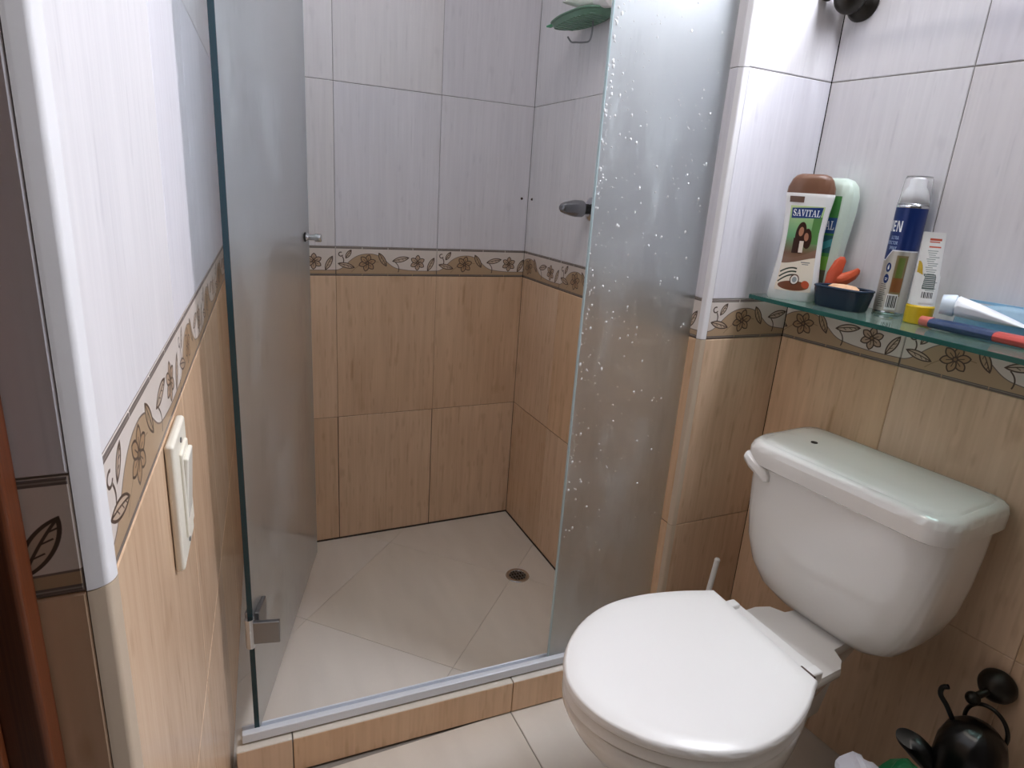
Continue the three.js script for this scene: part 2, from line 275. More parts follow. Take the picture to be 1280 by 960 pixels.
// ---------- shower enclosure ----------
{ // fixed frosted sheet between the kerb and the short wall
  const x0 = 0.652, x1 = 0.912, y0 = KH + 0.01, y1 = 1.74, t = 0.008, zc = -0.03;
  const g = thing('shower_screen', 'fixed frosted glass shower screen with water drops, beside the short wall by the toilet', 'shower screen', [0.02, 0, -0.046], KT);
  part('glass_pane', box(x1 - x0, y1 - y0, t, (x0 + x1) / 2, (y0 + y1) / 2, zc), M.glass, g);
  part('glass_edge', box(0.0015, y1 - y0, t, x0 - 0.0008, (y0 + y1) / 2, zc), M.glassEdgePale, g, 'pale polished glass edge');
  part('wall_seal', box(0.006, y1 - y0, 0.014, x1 + 0.003, (y0 + y1) / 2, zc), std('#1d3f47', 0.4), g, 'dark teal sealing strip');
  const drop = new THREE.SphereGeometry(1, 8, 6), N = 560, im = new THREE.InstancedMesh(drop, phys({ color: '#ffffff', roughness: 0.04, transmission: 0.3, thickness: 0.002, ior: 1.33 }), N), r = rng(99), m = new THREE.Matrix4();
  for (let i = 0; i < N; i++) { const e = r() < 0.22, x = e ? x0 + r() * 0.012 : x0 + 0.006 + r() ** 1.4 * 0.235, y = 0.35 + r() ** 0.75 * 1.25, s = 0.0008 + r() ** 3 * 0.0019; m.makeScale(s, s * (1 + r() * 0.6), s * 0.7).setPosition(x, y, zc + t / 2); im.setMatrixAt(i, m); }
  im.name = 'water_drops'; im.userData.kind = 'stuff'; im.castShadow = im.receiveShadow = true; g.add(im);
}
{ // aluminium rail on the kerb that holds the panel
  const g = thing('shower_rail', 'white aluminium threshold rail along the top of the shower kerb', 'rail', [0.02, KH, -0.046], KT);
  part('rail_base', rbox(0.905, 0.005, 0.034, 0.0015, 0.459, 0.0025, -0.036), M.aluminium, g);
  part('rail_lip', rbox(0.905, 0.02, 0.013, 0.002, 0.459, 0.0145, -0.0195), M.aluminium, g);
  part('rail_lip', rbox(0.905, 0.012, 0.004, 0.0015, 0.459, 0.0105, -0.044), M.aluminium, g);
}
{ // hinged sheet, swung into the shower
  const hx = 0.055, hz = -0.072, L = 0.616, ang = Math.atan2(0.949, 0.315), y0 = 0.1, y1 = 1.74, t = 0.008;   // its x runs from the hinge to the free edge
  const g = thing('shower_door', 'frosted glass shower door swung inward, hinged beside the wall with the light switch', 'shower door', [hx, 0, hz], ang);
  part('glass_pane', box(L, y1 - y0, t, L / 2, (y0 + y1) / 2, 0), M.glass, g);
  part('glass_edge', box(0.002, y1 - y0, t + 0.001, -0.001, (y0 + y1) / 2, 0), M.glassEdge, g, 'dark teal glass edge on the hinge side');
  part('glass_edge', box(0.0015, y1 - y0, t, L + 0.0008, (y0 + y1) / 2, 0), M.glassEdgePale, g);
  for (const y of [0.325, 1.55]) {
    const h = new THREE.Group(); h.name = 'hinge'; h.position.set(0, y, 0); g.add(h);
    part('clamp_plate', rbox(0.052, 0.062, 0.008, 0.002, 0.034, 0, 0.0085), M.steel, h);
    part('clamp_plate', rbox(0.052, 0.062, 0.008, 0.002, 0.034, 0, -0.0085), M.steel, h);
    part('hinge_barrel', cyl(0.008, 0.008, 0.06, -0.006, 0, 0), M.chrome, h);
    const a = part('wall_bracket', rbox(0.05, 0.045, 0.01, 0.002, -0.026, 0, 0), M.steel, h); a.rotation.y = Math.PI / 2 - ang + 1.35; a.position.x = -0.006;
  }
  const k = new THREE.Group(); k.name = 'knob'; k.position.set(0.566, 0.977, 0); g.add(k);
  for (const s of [1, -1]) part('knob_grip', lathe([[0, 0], [0.008, 0], [0.008, 0.005], [0.0065, 0.007], [0.0065, 0.022], [0.0095, 0.024], [0.0095, 0.036], [0.0085, 0.038], [0, 0.038]], 24).rotateX(s * Math.PI / 2).translate(0, 0, s * 0.004), M.chrome, k);
  part('knob_washer', cyl(0.011, 0.011, 0.012).rotateX(Math.PI / 2), M.dark, k);
}
{ // drain
  const g = thing('floor_drain', 'round metal drain grate set in the shower floor', 'drain', [0.814, 0, -0.495]);
  part('drain_rim', lathe([[0.024, 0.0005], [0.026, 0.003], [0.034, 0.003], [0.036, 0.0008], [0.036, -0.002], [0.024, -0.002]], 40), M.chrome, g);
  part('drain_well', cyl(0.0245, 0.0245, 0.001, 0, 0.0008, 0), M.dark, g);
  const bars = []; for (let i = -2; i <= 2; i++) bars.push(box(0.0035, 0.002, 2 * Math.sqrt(0.0245 ** 2 - (i * 0.009) ** 2), i * 0.009, 0.0022, 0)); for (let i = -1; i <= 1; i++) bars.push(box(2 * Math.sqrt(0.0245 ** 2 - (i * 0.014) ** 2), 0.002, 0.003, 0, 0.0022, i * 0.014));
  part('grate', mergeGeometries(bars), M.steel, g);
}
{ // valve handle on the shower's side wall
  const g = thing('shower_valve', 'grey chrome shower valve handle on the shower wall, just past the fixed glass screen', 'valve', [0.9365, 1.081, -0.478], -Math.PI / 2);
  g.rotation.y = -Math.PI / 2 - 0.02;
  part('valve_flange', lathe([[0, 0], [0.03, 0], [0.03, 0.004], [0.022, 0.01], [0.012, 0.012], [0, 0.012]], 36).rotateX(Math.PI / 2), M.chrome, g);
  part('valve_stem', cyl(0.012, 0.013, 0.02, 0, 0, 0, 24).rotateX(Math.PI / 2).translate(0, 0, 0.02), M.dark, g);
  const R = [[0.028, 0.019, 0.019], [0.032, 0.021, 0.021], [0.05, 0.02, 0.021], [0.062, 0.017, 0.019], [0.078, 0.015, 0.015], [0.088, 0.012, 0.011], [0.093, 0.006, 0.006]];
  part('valve_handle', loft(R.map(([z, a, b]) => superRing(0, a, b, 2.4, 32, 0, 0).map((p) => V(p.x, p.z, z))), 0.7), std('#8b8c90', 0.26, 0.85), g);
}
{ // two old fixings next to the corner
  for (const [x, y, z, turn, label, xx] of [[0.925, 1.092, -D, 0, 'small rusty fixing on the shower back wall right at the corner', 0], [XS - 0.0004, 1.092, -0.845, -Math.PI / 2, 'small rusty fixing on the shower side wall right by the corner', 0]]) {
    const g = thing('wall_fixing', label, 'wall fixing', [x, y, z], turn);
    part('screw_head', lathe([[0, 0.004], [0.002, 0.004], [0.0035, 0.002], [0.004, 0], [0, 0]], 16).rotateX(Math.PI / 2), std('#3a1f14', 0.8), g);
    part('screw_slot', box(0.005, 0.0008, 0.0006, 0, 0, 0.004), M.dark, g);
  }
}
{ // hanging tray with a squeezed tube
  const ty = 1.517, g = thing('shower_caddy', 'green slotted shower tray with a bent wire hook, high on the shower wall', 'caddy', [0.9, ty, -0.54]);
  const out = [[-0.03, -0.112], [0.0, -0.105], [0.028, -0.07], [0.03, 0.07], [0.01, 0.105], [-0.04, 0.085], [-0.052, 0.0], [-0.045, -0.07]];
  const ring = (k, y) => new THREE.CatmullRomCurve3(out.map(([x, z]) => V(x * k, y, z * k)), true).getPoints(48).slice(0, 48);
  const green = std('#6a8f7a', 0.4);
  part('tray_rim', (() => { const p = ring(1, 0.014); return tube(p.map((q) => [q.x, q.y, q.z]), 0.0028, 64, true, 8); })(), green, g);
  for (let i = -5; i <= 5; i++) { const z = i * 0.017, a = -0.046 + Math.abs(i) * 0.0022, b = 0.026 - Math.max(0, Math.abs(i) - 3) * 0.004; part('tray_slat', box(b - a, 0.003, 0.008, (a + b) / 2, 0.002, z), green, g); }
  part('tray_side', loft([ring(0.9, 0.0), ring(1, 0.014), ring(0.985, 0.0145), ring(0.88, 0.001)], 0.6, false), green, g);
  part('tray_end', rbox(0.014, 0.004, 0.034, 0.0015, -0.026, 0.012, -0.122), std('#3fae78', 0.4), g, 'lighter green tab at the end');
  part('wire_hook', mergeGeometries([tube([[0.006, 0.002, 0.032], [0.004, -0.03, 0.034], [0.0, -0.044, 0.032], [-0.006, -0.046, 0.02], [-0.008, -0.04, -0.02], [-0.01, -0.036, -0.04], [-0.014, -0.024, -0.052]], 0.0022, 50), tube([[0.004, 0.003, 0.032], [0.004, 0.04, 0.033], [0.006, 0.22, 0.034]], 0.0022, 20), tube([[0.006, 0.22, 0.034], [0.02, 0.235, 0.034], [0.041, 0.235, 0.034]], 0.0022, 16)]), M.steel, g, 'grey wire stem and hook');
  part('wall_plate', rbox(0.004, 0.04, 0.03, 0.001, 0.0415, 0.235, 0.034), M.steel, g);
  const s = thing('squeeze_tube', 'white squeeze tube lying on the green shower tray', 'tube', [0.888, ty + 0.0365, -0.478], 0);
  s.rotation.set(0.12, 0.05, 0);
  const tr = [[-0.12, 0.004, 0.002], [-0.115, 0.02, 0.003], [-0.08, 0.022, 0.01], [-0.03, 0.021, 0.018], [0.01, 0.02, 0.02], [0.018, 0.016, 0.016], [0.02, 0.012, 0.012]];
  part('tube_body', loft(tr.map(([z, a, b]) => superRing(0, a, b, 2, 28).map((p) => V(p.x, p.z, z))), 0.8), std('#dfe9dd', 0.35), s);
  part('tube_cap', lathe([[0, 0], [0.019, 0], [0.02, 0.002], [0.02, 0.05], [0.018, 0.054], [0, 0.054]], 32).rotateX(Math.PI / 2).translate(0, 0, 0.019), M.plasticWhite, s);
  part('tube_print', rbox(0.012, 0.002, 0.05, 0.0008, -0.004, 0.0178, -0.035), std('#5d8f63', 0.4), s, 'green print');
}

// ---------- light switch ----------
{
  const g = thing('light_switch', 'ivory light switch plate on the tiled wall under the flower border', 'light switch', [-SL * 0.255, 0.774, 0.258], Math.PI / 2 - aL);
  part('switch_plate', rbox(0.096, 0.145, 0.0095, 0.004, 0, 0, 0.00475, 4), M.ivory, g);
  part('rocker_frame', rbox(0.05, 0.1, 0.004, 0.0018, 0.008, 0, 0.0105), M.ivory, g);
  const r = part('rocker', rbox(0.042, 0.088, 0.006, 0.0025, 0.008, 0, 0.0115), std('#f3efe3', 0.22), g); r.rotation.x = 0.07;
  for (const y of [0.06, -0.06]) part('screw', cyl(0.003, 0.003, 0.002, 0, 0, 0, 16).rotateX(Math.PI / 2).translate(0, y, 0.0098), M.steel, g);
}

// ---------- toilet ----------
{
  const g = thing('toilet', 'white ceramic toilet with closed seat lid and low tank, under the glass shelf', 'toilet', [0.69, 0, 0.335]);
  const L = (x, z, y) => V(x - 0.69, y, z - 0.335);
  // outline of the lid, seen from above, from one hinge round the front to the other
  const pts = [[0.878, 0.2], [0.8, 0.176], [0.72, 0.163], [0.645, 0.168], [0.575, 0.197], [0.515, 0.25], [0.484, 0.315], [0.49, 0.375], [0.522, 0.432], [0.577, 0.482], [0.65, 0.513], [0.73, 0.512], [0.8, 0.49], [0.868, 0.452]];
  const curve = new THREE.CatmullRomCurve3(pts.map(([x, z]) => V(x, 0, z)), false, 'centripetal').getPoints(70);
  const back = Array.from({ length: 10 }, (_, i) => V(0.868 + 0.01 * (i + 1) / 11, 0, 0.452 - 0.252 * (i + 1) / 11));
  const outline = [...curve, ...back], mid = V(0.69, 0, 0.338);
  const ring = (k, y, dx = 0) => outline.map((p) => L(mid.x + (p.x - mid.x) * k + dx, mid.z + (p.z - mid.z) * k, y));
  part('seat_lid', loft([ring(0.965, 0.384), ring(0.995, 0.386), ring(1, 0.392), ring(0.992, 0.398), ring(0.97, 0.4008), ring(0.85, 0.4024), ring(0.6, 0.4045), ring(0.3, 0.4055), ring(0.05, 0.406)], 0.9), M.seat, g);
  part('seat', loft([ring(0.95, 0.362), ring(0.985, 0.364), ring(0.99, 0.372), ring(0.975, 0.381), ring(0.9, 0.383)], 0.8), M.seat, g);
  const B = [[0.0, 0.62, 0.07], [0.012, 0.63, 0.07], [0.05, 0.6, 0.07], [0.14, 0.62, 0.062], [0.2, 0.72, 0.048], [0.26, 0.86, 0.025], [0.31, 0.95, 0.008], [0.34, 0.985, 0.0], [0.353, 0.985, 0.0], [0.36, 0.965, 0]];
  const oval = Array.from({ length: 72 }, (_, i) => { const t = i / 72 * Math.PI * 2; return V(0.69 + Math.cos(t) * (Math.cos(t) < 0 ? 0.205 : 0.23), 0, 0.338 + Math.sin(t) * 0.172); });
  const bring = (k, y, dx) => oval.map((p) => L(mid.x + (p.x - mid.x) * k + dx, mid.z + (p.z - mid.z) * k, y));
  part('bowl', loft(B.map(([y, k, dx]) => bring(k, y, dx)), 0.9), M.ceramic, g);
  // shelf of the bowl that carries the tank
  const deck = [[0.86, 0.225], [0.905, 0.238], [0.955, 0.236], [0.985, 0.245], [1.0, 0.27], [1.12, 0.28], [1.12, 0.37], [1.0, 0.385], [0.988, 0.41], [0.968, 0.424], [0.905, 0.43], [0.86, 0.43]];
  const dring = (k, y) => deck.map(([x, z]) => L(0.98 + (x - 0.98) * k, 0.334 + (z - 0.334) * k, y));
  part('tank_deck', loft([dring(0.5, 0.18), dring(0.62, 0.28), dring(0.86, 0.335), dring(0.985, 0.348), dring(1, 0.354), dring(0.995, 0.362), dring(0.975, 0.366)], 0.5), M.ceramic, g);
  part('hinge_bar', rbox(0.03, 0.014, 0.2, 0.004, 0.9 - 0.69, 0.374, 0.328 - 0.335), M.seat, g);
  for (const z of [0.236, 0.424]) { const h = part('hinge_post', rbox(0.026, 0.024, 0.02, 0.004, 0.893 - 0.69, 0.378, z - 0.335), M.seat, g); part('hinge_pin', cyl(0.005, 0.005, 0.026).rotateX(Math.PI / 2).translate(0.878 - 0.69, 0.386, z - 0.335), std('#5c4a42', 0.7), h); }
  // tank: parallel to the wall behind it
  const T = new THREE.Group(); T.name = 'tank'; T.position.copy(L(W + SR * 0.306 - 0.012, 0.306, 0)); T.rotation.y = aR; g.add(T);   // its -x points into the room
  const tk = [[0.345, 0.03, 0.07], [0.347, 0.056, 0.1], [0.354, 0.084, 0.126], [0.368, 0.112, 0.15], [0.392, 0.14, 0.169], [0.43, 0.163, 0.182], [0.48, 0.178, 0.19], [0.54, 0.186, 0.195], [0.6, 0.19, 0.197], [0.648, 0.191, 0.198]];
  const trg = tk.map(([y, a, d]) => Array.from({ length: 72 }, (_, i) => { const t = i / 72 * Math.PI * 2, c = Math.cos(t), s = Math.sin(t), e = 4.6; const px = Math.sign(c) * Math.abs(c) ** (2 / e), pz = Math.sign(s) * Math.abs(s) ** (2 / 4.2); return V(-d / 2 + px * d / 2, y, pz * a); }));
  part('tank_body', loft(trg, 0.9), M.ceramic, T);
  const lidRing = (k, y, ins = 0) => { const a = 0.193 - ins, d = 0.107 - ins, c = 0.045; return new THREE.CatmullRomCurve3([[-d, -a + c], [-d + c * 0.3, -a + c * 0.3], [-d + c, -a], [0, -a], [d - c * 0.8, -a], [d - c * 0.2, -a + c * 0.2], [d, -a + c * 0.8], [d, 0], [d, a - c * 0.8], [d - c * 0.2, a - c * 0.2], [d - c * 0.8, a], [0, a], [-d + c, a], [-d + c * 0.3, a - c * 0.3], [-d, a - c], [-d, 0]].map(([x, z]) => V(x - 0.097, y, z)), true, 'catmullrom', 0.35).getPoints(96).slice(0, 96); };
  const lid = part('tank_lid', loft([lidRing(1, 0.642, 0.012), lidRing(1, 0.6415, 0.003), lidRing(1, 0.644, 0.0), lidRing(1, 0.67, 0.0), lidRing(1, 0.679, 0.003), lidRing(1, 0.6845, 0.009), lidRing(1, 0.6855, 0.015), lidRing(1, 0.6852, 0.018), lidRing(1, 0.6885, 0.0215), lidRing(1, 0.6902, 0.028), lidRing(1, 0.6905, 0.06)], 0.75), M.ceramic, T);
  part('button_hole', cyl(0.0062, 0.0062, 0.002, -0.105, 0.6906, -0.106, 24), M.dark, lid, 'small black hole');
  part('flush_lever', loft([[-0.014, 0.004, 0.004], [-0.01, 0.011, 0.011], [0.004, 0.014, 0.013], [0.022, 0.014, 0.012], [0.038, 0.012, 0.01], [0.045, 0.006, 0.005]].map(([z, a, b]) => superRing(0, a, b, 2, 24).map((p) => V(-0.197 + p.z, 0.644 - z * 0.5 + p.x, -0.168 + z))), 0.9), M.ceramic, T);
}
{ // brush behind the toilet
  const g = thing('toilet_brush', 'white toilet brush whose handle leans in the corner behind the toilet', 'brush', [0.985, 0, 0.075]);
  part('handle', mergeGeometries([tube([[0.0, 0.09, 0.0], [0.01, 0.2, -0.004], [0.03, 0.355, -0.006]], 0.0062, 20, false, 14), new THREE.SphereGeometry(0.0066, 16, 10).translate(0.03, 0.355, -0.006)]), M.plasticWhite, g);
  part('brush_head', lathe([[0, 0], [0.028, 0.004], [0.036, 0.03], [0.034, 0.07], [0.02, 0.09], [0, 0.095]], 24), std('#d8d8d2', 0.9), g);
}

// ---------- glass shelf and what stands on it ----------
const SY = 0.945, FACE = Math.atan2(-0.76, 0.65);   // turn that faces a thing's +z to the doorway
{
  const g = thing('glass_shelf', 'green-edged clear glass shelf holding bottles on the wall over the toilet', 'shelf', [0, SY, 0]);
  const wx = (z) => W + SR * z - 0.001, p = [[1.024, 0.018], [1.0, 0.62], [wx(0.62), 0.62], [wx(0.012), 0.012], [1.034, 0.012]];
  const s = new THREE.Shape(p.map(([x, z]) => new THREE.Vector2(x, -z)));
  part('glass_plate', new THREE.ExtrudeGeometry(s, { depth: 0.008, bevelEnabled: false }).rotateX(-Math.PI / 2).translate(0, -0.008, 0), M.shelf, g);
  const len = Math.hypot(0.024, 0.602), e = part('front_edge', box(0.0016, 0.0076, len), M.shelfEdge, g, 'dark green polished front edge'); e.position.set(1.0112, -0.004, 0.319); e.rotation.y = Math.atan2(-0.024, 0.602);
  for (const z of [0.1, 0.5]) { const c = part('shelf_clip', rbox(0.022, 0.018, 0.022, 0.004, wx(z) - 0.011, -0.004, z), M.chrome, g); }
}
// a flattened bottle: rows of [y, half width, half depth, sideways shift]
const flask = (rows, e = 2.6) => loft(rows.map(([y, a, b, s = 0]) => superRing(y, a, b, e, 44, s)), 0.75);
// a printed label that follows the front of such a bottle
function label(rows, y0, y1, k, tex, off = 0.0006, e = 2.6, u0 = -1, u1 = 1) {
  const at = (y) => { let i = 0; while (i < rows.length - 2 && rows[i + 1][0] < y) i++; const t = (y - rows[i][0]) / (rows[i + 1][0] - rows[i][0]); return rows[i].map((v, j) => v + ((rows[i + 1][j] ?? 0) - v) * t); };
  const P = [], UV = [], I = [], nu = 14, nv = 16;
  for (let j = 0; j <= nv; j++) for (let i = 0; i <= nu; i++) { const y = y0 + (y1 - y0) * j / nv, [, a, b, s = 0] = at(y), q = u0 + (u1 - u0) * i / nu, x = q * k * a, z = b * (1 - Math.abs(q * k) ** e) ** (1 / e) + off; P.push(x + s, y, z); UV.push(i / nu, j / nv); }
  for (let j = 0; j < nv; j++) for (let i = 0; i < nu; i++) { const a = j * (nu + 1) + i; I.push(a, a + 1, a + nu + 2, a, a + nu + 2, a + nu + 1); }
  const g = new THREE.BufferGeometry(); g.setAttribute('position', new THREE.Float32BufferAttribute(P, 3)); g.setAttribute('uv', new THREE.Float32BufferAttribute(UV, 2)); g.setIndex(I); g.computeVertexNormals(); return g;
}
const print = (tex) => std('#ffffff', 0.35, 0, { map: tex });
{
  const g = thing('shampoo_bottle', 'white shampoo bottle with brown cap and a picture label, in front of the mint bottle', 'bottle', [1.074, SY, 0.076], FACE);
  const rows = [[0, 0.042, 0.022], [0.004, 0.045, 0.024], [0.03, 0.044, 0.024, 0.001], [0.08, 0.039, 0.022, 0.001], [0.125, 0.037, 0.021], [0.165, 0.039, 0.021], [0.192, 0.0425, 0.022], [0.2, 0.043, 0.0222], [0.201, 0.0425, 0.022]];
  part('bottle_body', flask(rows), M.plasticWhite, g);
  part('cap', flask([[0.2, 0.0425, 0.0218], [0.212, 0.0415, 0.0215], [0.226, 0.036, 0.02], [0.233, 0.03, 0.018], [0.236, 0.022, 0.014]]), std('#74503c', 0.38), g, 'brown rounded cap');
  const t = canvasTex(256, 512, (x, w, h) => {
    const gr = x.createLinearGradient(0, 0, 0, h); gr.addColorStop(0, '#cfe0a0'); gr.addColorStop(0.35, '#6fae7a'); gr.addColorStop(0.55, '#7a5a45'); gr.addColorStop(1, '#e2cfae'); x.fillStyle = gr; x.fillRect(0, 0, w, h);
    x.fillStyle = '#5d8f4e'; x.fillRect(190, 60, 66, 160);
    // two long-haired people
    x.fillStyle = '#3a2018'; x.beginPath(); x.ellipse(110, 165, 42, 72, 0.1, 0, 7); x.fill(); x.beginPath(); x.ellipse(168, 190, 36, 60, -0.1, 0, 7); x.fill(); x.fillRect(60, 190, 80, 90);
    x.fillStyle = '#b98468'; x.beginPath(); x.ellipse(112, 150, 20, 28, 0.1, 0, 7); x.fill(); x.fillStyle = '#b07a60'; x.beginPath(); x.ellipse(160, 180, 18, 25, -0.15, 0, 7); x.fill(); x.fillStyle = '#e9dccf'; x.fillRect(112, 205, 34, 70);
    x.fillStyle = '#8a6a58'; x.beginPath(); x.moveTo(0, 300); x.bezierCurveTo(80, 330, 170, 280, 256, 250); x.lineTo(256, 300); x.bezierCurveTo(170, 310, 80, 350, 0, 350); x.fill();
    x.fillStyle = '#efe4d2'; x.beginPath(); x.moveTo(0, 345); x.bezierCurveTo(80, 345, 170, 310, 256, 300); x.lineTo(256, 512); x.lineTo(0, 512); x.fill();
    x.strokeStyle = '#2f3a2a'; x.lineWidth = 9; for (const k of [0, 1, 2]) { x.beginPath(); x.moveTo(10, 400 + k * 30); x.quadraticCurveTo(70, 360 + k * 22, 130, 372 + k * 20); x.stroke(); }
    x.fillStyle = '#7d4a32'; x.beginPath(); x.ellipse(128, 478, 110, 30, 0, 0, 7); x.fill(); x.fillStyle = '#5a3524'; x.beginPath(); x.arc(126, 440, 34, 0, 7); x.fill(); x.fillStyle = '#f3eee6'; x.beginPath(); x.arc(126, 440, 27, 0, 7); x.fill(); x.fillStyle = '#9fa3a5'; x.beginPath(); x.arc(126, 440, 17, 0, 7); x.fill();
    x.fillStyle = '#c8593a'; x.beginPath(); x.ellipse(210, 465, 30, 22, 0.4, 0, 7); x.fill();
    x.fillStyle = '#173a7c'; x.beginPath(); x.moveTo(12, 14); x.lineTo(244, 4); x.lineTo(238, 66); x.lineTo(14, 74); x.fill(); x.fillStyle = '#ffffff'; x.font = 'bold 54px serif'; x.textAlign = 'center'; x.fillText('SAVITAL', 128, 60, 212);
    x.fillStyle = '#6f6f6f'; x.font = '14px sans-serif'; x.textAlign = 'left'; x.fillRect(150, 330, 70, 5); x.fillRect(160, 342, 50, 4);
  });
  part('label', label(rows, 0.018, 0.178, 0.74, t, 0.0006, 2.6), print(t), g, 'printed picture label');
  part('seal_sticker', label(rows, 0.184, 0.195, 0.3, t, 0.0007, 2.6, -2.7, -0.7), std('#6f5346', 0.4), g, 'small brown sticker');
}
{
  const g = thing('shampoo_bottle', 'mint green bottle with rounded top, half hidden behind the brown-capped bottle', 'bottle', [1.137, SY, 0.084], -1.49);
  const rows = [[0, 0.03, 0.018], [0.004, 0.033, 0.02], [0.05, 0.033, 0.02], [0.11, 0.036, 0.021], [0.17, 0.042, 0.023], [0.2, 0.042, 0.023], [0.218, 0.037, 0.021], [0.229, 0.027, 0.017], [0.233, 0.014, 0.01]];
  part('bottle_body', flask(rows), std('#cfe0d3', 0.28), g);
  const t = canvasTex(128, 256, (x, w, h) => { x.fillStyle = '#3f8f3d'; x.fillRect(0, 0, w, h); x.fillStyle = '#1c5f63'; x.fillRect(0, 110, w, 50); x.fillStyle = '#3b9aa0'; x.beginPath(); x.moveTo(0, 150); x.lineTo(w, 118); x.lineTo(w, 140); x.lineTo(0, 172); x.fill(); x.fillStyle = '#6fae3a'; x.fillRect(40, 170, 88, 40); x.fillStyle = '#5b5a42'; x.fillRect(0, 210, w, 46); x.fillStyle = '#1d4f8a'; x.fillRect(0, 60, w, 44); x.fillStyle = '#ffffff'; x.font = 'bold 34px serif'; x.textAlign = 'right'; x.fillText('VITAL', w - 6, 94); });
  part('label', label(rows, 0.03, 0.2, 0.6, t), print(t), g, 'green and blue label');
}
{
  const g = thing('orange_clip', 'orange curved plastic piece standing between the mint bottle and the dark soap box', 'clip', [1.133, SY, 0.132], FACE);
  part('clip_arm', loft([[-0.012, 0.0, 0.008], [-0.014, 0.03, 0.012], [-0.012, 0.058, 0.013], [-0.006, 0.082, 0.01], [-0.004, 0.09, 0.004]].map(([x, y, r]) => superRing(y, r, r * 0.6, 2, 20, x)), 0.9), std('#d2593a', 0.35), g);
  part('clip_arm', loft([[-0.012, 0.05, 0.01], [0.0, 0.047, 0.012], [0.014, 0.052, 0.013], [0.026, 0.061, 0.011], [0.031, 0.064, 0.004]].map(([x, y, r]) => superRing(0, r, r * 0.6, 2, 20).map((p) => V(x, y + p.x, p.z))), 0.9), std('#d9633f', 0.35), g);
  part('clip_foot', rbox(0.03, 0.006, 0.018, 0.002, -0.008, 0.003, 0), std('#c44f32', 0.4), g);
}
{
  const g = thing('soap_box', 'dark navy open soap box beside the brown-capped bottle', 'soap box', [1.094, SY, 0.174], -1.5);
  const bx = (k, y) => superRing(y, 0.05 * k, 0.026 * k, 4.5, 48), navy = std('#1b2a3d', 0.3);
  part('box_body', loft([bx(0.86, 0), bx(0.9, 0.003), bx(0.98, 0.026), bx(1.0, 0.03), bx(1.0, 0.037), bx(0.96, 0.037), bx(0.94, 0.03), bx(0.9, 0.014), bx(0.2, 0.013)], 0.5, true), navy, g);
  part('box_rim', tube(bx(0.99, 0.037).map((p) => [p.x, p.y, p.z]), 0.0024, 80, true, 8), std('#223349', 0.25), g);
  part('drain_rib', box(0.05, 0.002, 0.004, 0, 0.0145, 0.01), navy, g);
  const s = thing('soap_bar', 'peach soap bar lying in the dark navy soap box', 'soap', [1.094, SY + 0.016, 0.173], -1.5);
  part('soap_body', loft([[0, 0.024, 0.012], [0.004, 0.029, 0.016], [0.014, 0.03, 0.017], [0.022, 0.028, 0.016], [0.0262, 0.022, 0.011], [0.0275, 0.01, 0.005]].map(([y, a, b]) => superRing(y, a, b, 2.5, 40)), 1), std('#e0b28a', 0.5), s);
}
